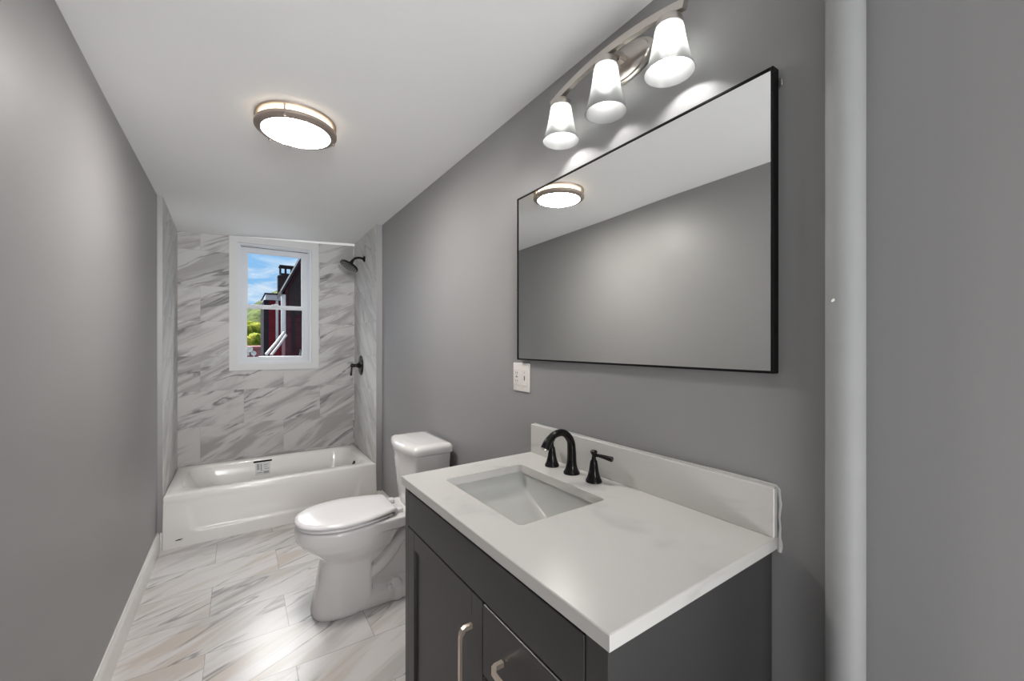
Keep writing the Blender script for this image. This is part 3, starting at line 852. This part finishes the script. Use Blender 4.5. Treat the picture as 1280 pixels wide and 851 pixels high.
for k, y in enumerate(sy):
    bz = 2.238-.034*((y-.879)/.263)**2
    bm = bmesh.new()
    lathe(bm, [(.008, .0), (.008, -.014), (.030, -.016), (.033, -.020), (.033, -.040), (.028, -.042)], (AX, y, bz-.004), 32)
    part('socket_cup', M['nickel'], VS, bm)
    zt_ = bz-.036; zbm = 2.056
    hgt = zt_-zbm
    prof = [(.029, 0), (.034, -.03), (.0365, -.10), (.0390, -.24), (.0430, -.42), (.0480, -.61), (.0540, -.79), (.0595, -.92), (.0628, -1.0)]
    po = [(r, zt_+z*hgt if z > -.0301 and z < 0 else zt_+z*hgt) for r, z in prof]
    pi = [(r-.0012, z) for r, z in reversed(po)]
    bm = bmesh.new(); lathe(bm, po+pi, (AX, y, 0), 48, cap=False)
    s_ = part('glass_shade', M['frost'], VS, bm, ang=70)
    bm = bmesh.new()
    q = zt_-.014
    lathe(bm, [(.012, q+.010), (.013, q), (.015, q-.012), (.021, q-.024), (.025, q-.038), (.0245, q-.050), (.019, q-.062), (.010, q-.068), (.002, q-.070)], (AX, y, 0), 20)
    sub('bulb', M['bulb'], s_, VS, bm)

# ------------------------------------------------------------------ ceiling light
LX, LY = .218, 2.09
lz = ceil_z(LX, LY)
CL = thing('ceiling_light', 'round flush ceiling light with two nickel rings and glowing bowl', 'ceiling light', (LX, LY, lz))
bm = bmesh.new(); lathe(bm, [(.15, lz+.004), (.165, lz+.004), (.165, lz-.010), (.158, lz-.012), (.15, lz-.010)], (LX, LY, 0), 64)
part('base_ring', M['nickel_dark'], CL, bm)
bm = bmesh.new()
lathe(bm, [(.150, lz-.008), (.150, lz-.050)], (LX, LY, 0), 64)
part('glass_drum', M['lamp_drum'], CL, bm, ang=60)
bm = bmesh.new()
lathe(bm, [(.148, lz-.050), (.139, lz-.057), (.120, lz-.064), (.08, lz-.070), (.03, lz-.072), (.003, lz-.0722)], (LX, LY, 0), 64)
part('glass_bowl', M['lamp_bowl'], CL, bm, ang=60)
bm = bmesh.new(); lathe(bm, [(.152, lz-.034), (.164, lz-.034), (.167, lz-.038), (.167, lz-.048), (.160, lz-.055), (.140, lz-.0595), (.138, lz-.056), (.152, lz-.047), (.152, lz-.034)], (LX, LY, 0), 64, cap=False)
part('trim_ring', M['nickel_dark'], CL, bm)
for k in range(3):
    a = math.radians(8+120*k)
    bm = bmesh.new(); c_, s__ = LX+.161*math.cos(a), LY+.161*math.sin(a)
    lathe(bm, [(.0036, lz-.008), (.0036, lz-.052), (.0045, lz-.054), (.0045, lz-.060), (.002, lz-.062)], (c_, s__, 0), 14)
    part('spacer_post', M['nickel_dark'], CL, bm)

# ------------------------------------------------------------------ outside the window
def brick_mat(name, a, b, mortar, scale=9.0):
    g = G(name); o = g.tc.outputs['Object']; x = g.sep(o)
    br = g.N.new('ShaderNodeTexBrick'); g.L.new(g.comb(g.math('ADD', x[0], x[1]), x[2]), br.inputs['Vector'])
    br.inputs['Scale'].default_value = scale
    br.inputs['Color1'].default_value = (*a, 1); br.inputs['Color2'].default_value = (*b, 1); br.inputs['Mortar'].default_value = (*mortar, 1)
    br.inputs['Mortar Size'].default_value = .012
    n = g.noise(o, 3, 4)
    g.color(g.mix(g.math('MULTIPLY', n, .5), br.outputs['Color'], tuple(c*.4 for c in a)))
    g.b.inputs['Roughness'].default_value = .9; g.b.inputs['Specular IOR Level'].default_value = .05
    return g.m
M['plum'] = brick_mat('plum_brick', (.075, .028, .038), (.05, .022, .03), (.06, .045, .05), 5)
M['redbrick'] = brick_mat('red_brick', (.17, .018, .028), (.11, .015, .024), (.10, .04, .04), 5)
M['slate'] = simple('dark_slate_siding', (.034, .027, .029), .9, spec=.05, var=.35, scale=12, bump=.4, bscale=30)
M['darkwall'] = simple('dark_side_wall', (.025, .021, .026), .9, spec=.05, var=.3, scale=8)
M['fascia'] = simple('white_painted_metal', (.38, .38, .39), .4, var=.08)
M['gravel'] = simple('pale_gravel_roof', (.22, .22, .23), .9, var=.5, scale=22, bump=.5, bscale=60)
M['terrace'] = simple('dusty_red_roof', (.30, .10, .11), .8, var=.3, scale=8)
M['hill'] = None
def foliage(name, a, b, c, sc=2.3):
    g = G(name); o = g.tc.outputs['Object']
    n = g.noise(o, sc, 5, .65); m = g.rng(n, .35, .65)
    k = g.mix(m, a, b); g.b.inputs['Specular IOR Level'].default_value = .05; k = g.mix(g.rng(g.noise(o, sc*.22, 3), .5, .62), k, c)
    g.color(k); g.b.inputs['Roughness'].default_value = .9
    g.bump(n, .9, .3); return g.m
M['hill'] = foliage('wooded_hillside', (.012, .03, .006), (.085, .105, .03), (.055, .036, .022), .45)
M['leaf'] = foliage('yellow_green_leaves', (.07, .12, .015), (.26, .26, .04), (.17, .19, .03))
M['leafdark'] = foliage('deep_green_leaves', (.03, .07, .02), (.10, .16, .04), (.06, .10, .03))
M['bark'] = simple('tree_bark', (.07, .05, .04), .9, var=.3)

# wooded hill
bm = bmesh.new(); nx, ny = 60, 40
V = []
for j in range(ny+1):
    row = []
    for i in range(nx+1):
        x = -30+70*i/nx; y = 55+60*j/ny
        t = j/ny
        h = -6 + 21*sstep(0, .8, t)*(.62+.42*sstep(-4, 14, x)) + 1.6*noise.noise(Vector((x*.12, y*.12, 3)))*(.3+t) + .5*noise.noise(Vector((x*.5, y*.5, 1)))
        row.append(bm.verts.new((x, y, h)))
    V.append(row)
for j in range(ny):
    for i in range(nx): bm.faces.new((V[j][i], V[j][i+1], V[j+1][i+1], V[j+1][i]))
struct(finish(bm, 'hillside', M['hill'], ang=80))
bm = bmesh.new(); box(bm, -40, 60, 12, 120, -6.4, -6)
struct(finish(bm, 'ground', M['hill'], smooth=False))

def tree(label, x, y, z0, ztop, w, leaf, seed):
    t = thing('tree', label, 'tree', (x, y, z0), 'trees below the hillside')
    rnd = random.Random(seed)
    bm = bmesh.new()
    bl = bmesh.new()
    H_ = ztop-z0
    tube(bm, catmull([(x, y, z0), (x+.1, y, z0+H_*.4), (x-.05, y+.1, z0+H_*.8)], 5), [.22-.012*i for i in range(11)], 10)
    part('trunk', M['bark'], t, bm)
    for k in range(26):
        a = rnd.random()*2*PI; f = rnd.random()
        rr = w*(.35+.65*math.sin(PI*min(1, f*.75+.2)))
        c = Vector((x+rr*.7*math.cos(a)*rnd.random()**.5, y+rr*.7*math.sin(a)*rnd.random()**.5, z0+H_*(.35+.58*f)))
        t2 = bmesh.new(); bmesh.ops.create_icosphere(t2, subdivisions=3, radius=w*(.26+.16*rnd.random()))
        for v in t2.verts:
            q = v.co.normalized(); v.co *= 1+.35*noise.noise(q*3.1+Vector((k, seed, 0)))+.16*noise.noise(q*9+Vector((k, 0, seed)))
        t2.transform(Matrix.Translation(c)); add(bl, t2)
    part('crown', leaf, t, bl, ang=180)
tree('yellow green bushy tree seen through the lower window sash', .55, 27, -6, 2.25, 1.25, M['leaf'], 3)
tree('dark green tree in front of the yellow green one', .30, 23.5, -6, 1.55, .55, M['leafdark'], 5)
tree('pale autumn tree highest on the slope through lower sash', .75, 46, -6, 3.6, 1.9, M['leaf'], 8)

# nearer dark house on the right, gable towards the window
HB = thing('gabled_house', 'dark brick house with sloping roof edge at right through the window', 'building', (2.2, 9.0, -3))
bm = bmesh.new()
poly = [(.74, -3), (4.2, -3), (4.2, 3.2), (2.45, 5.95), (.74, 2.38)]
loft(bm, [[(x, 9.0, z) for x, z in poly], [(x, 9.75, z) for x, z in poly]])
part('brick_wall', M['plum'], HB, bm, smooth=False)
bm = bmesh.new()
poly2 = [(.80, 1.92), (4.15, 1.92), (4.15, 3.2), (2.45, 5.8), (.80, 2.40)]
loft(bm, [[(x, 8.97, z) for x, z in poly2], [(x, 9.01, z) for x, z in poly2]])
part('slate_gable', M['slate'], HB, bm, smooth=False)
bm = bmesh.new()
q = [(.66, 2.27), (.66, 2.36), (2.48, 6.10), (4.35, 3.2), (4.35, 3.09), (2.48, 5.94)]
loft(bm, [[(x, 8.75, z) for x, z in q], [(x, 9.8, z) for x, z in q]])
part('roof', M['slate'], HB, bm, smooth=False)
bm = bmesh.new()
q = [(.66, 2.345), (.65, 2.362), (2.475, 6.125), (2.48, 6.09)]
loft(bm, [[(x, 8.735, z) for x, z in q], [(x, 8.76, z) for x, z in q]])
part('roof_edge', M['fascia'], HB, bm, smooth=False)['label'] = 'white roof edge trim'
bm = bmesh.new(); box(bm, .86, .90, 8.96, 9.0, 1.2, 2.0); part('corner_post', M['darkwall'], HB, bm, smooth=False)
bm = bmesh.new(); box(bm, .665, .745, 8.90, 8.97, 1.50, 2.30, .015, 2); part('downspout', M['fascia'], HB, bm)['label'] = 'white downspout'

CH = thing('chimney', 'grey chimney with a slatted cap rising behind the roof edge', 'chimney', (.95, 12.2, -3))
bm = bmesh.new(); box(bm, .865, 1.10, 14.0, 14.3, -3, 3.36); box(bm, .86, 1.20, 13.98, 14.32, 3.36, 3.40, .01)
bm.transform(Matrix.Translation((.10, 0, 0)))
part('stack', M['slate'], CH, bm, smooth=False)
bm = bmesh.new()
box(bm, 1.03, 1.33, 13.98, 14.32, 3.40, 3.47); box(bm, 1.00, 1.38, 13.95, 14.35, 3.66, 3.71, .01)
for xx in (1.02, 1.16, 1.32):
    box(bm, xx, xx+.03, 13.98, 14.01, 3.46, 3.67); box(bm, xx, xx+.03, 14.29, 14.32, 3.46, 3.67)
part('chimney_cap', M['darkwall'], CH, bm, smooth=False)

RB = thing('brick_building', 'narrow red brick building with pale flat roof behind the dark house', 'building', (.7, 12.5, -3))
bm = bmesh.new(); box(bm, .625, 1.00, 12.0, 13.8, -3, 2.50); part('brick_wall', M['redbrick'], RB, bm, smooth=False)
bm = bmesh.new(); box(bm, .515, .625, 12.0, 13.8, -3, 2.46); part('side_wall', M['darkwall'], RB, bm, smooth=False)  # shade on this side is put into a dark wall colour
bm = bmesh.new(); box(bm, .55, 1.00, 11.92, 13.85, 2.46, 2.60, .01); part('flat_roof', M['fascia'], RB, bm, smooth=False)
bm = bmesh.new(); box(bm, .53, 1.0, 11.90, 13.85, 2.60, 2.63); part('roof_cap', M['darkwall'], RB, bm, smooth=False)
bm = bmesh.new(); box(bm, .775, .835, 11.93, 12.0, 1.42, 2.47, .015, 2); part('downspout', M['fascia'], RB, bm)['label'] = 'white downspout'

LR = thing('low_roof', 'pale gravel flat roof just below the window', 'roof', (1.2, 7.0, 1.0))
bm = bmesh.new(); box(bm, .30, 4.2, 5.2, 8.95, .9, 1.13); part('roof_deck', M['gravel'], LR, bm, smooth=False)
bm = bmesh.new()
rs = random.Random(4)
for k in range(70):
    x, y = .95+rs.random()*1.0, 8.55+rs.random()*.38
    h = .05+.09*rs.random()
    tube(bm, [(x, y, 1.12), (x+.02*rs.random(), y, 1.12+h*.6), (x+.05*(rs.random()-.5), y-.01, 1.12+h)], [.008, .006, .002], 5)
o = part('dry_weeds', M['gravel'], LR, bm); o['kind'] = 'stuff'

DG = thing('leaning_pipe', 'slanting white gutter pipes leaning from dark house to low roof', 'gutter', (.6, 8.5, 1.1))
for k, (a, b, r) in enumerate((((.71, 8.80, 1.575), (.40, 8.45, 1.17), .025), ((.735, 8.76, 1.52), (.475, 8.45, 1.155), .024))):
    bm = bmesh.new(); tube(bm, [a, ((a[0]+b[0])/2, (a[1]+b[1])/2, (a[2]+b[2])/2-.01), b], r, 12); part('pipe_length', M['fascia'], DG, bm)

TR = thing('terrace_house', 'low reddish rooftop behind with white dishes at lower left of window', 'building', (.4, 19, -6))
bm = bmesh.new(); box(bm, -.6, 1.0, 18, 22, -6, 1.20); part('wall', M['terrace'], TR, bm, smooth=False)
bm = bmesh.new(); box(bm, -.7, 1.05, 17.9, 22.1, 1.20, 1.28); box(bm, .33, .36, 17.95, 18, 1.0, 1.30); part('parapet', M['terrace'], TR, bm, smooth=False)
for k, (x, z, r_, tz) in enumerate(((.30, 1.18, .11, .5), (.46, 1.04, .09, -.2), (.18, 1.02, .10, .2))):
    bm = bmesh.new(); lathe(bm, [(.01, 0), (r_*.6, .02), (r_, .06), (r_, .068), (r_*.6, .03), (.01, .012)], (x, 17.85, z), 24, Matrix.Rotation(PI/2+.35, 4, 'X') @ Matrix.Rotation(tz, 4, 'Y'))
    box(bm, x-.015, x+.015, 17.86, 17.9, z-.25, z)
    part('satellite_dish', M['trim'], TR, bm)['label'] = 'white satellite dish'
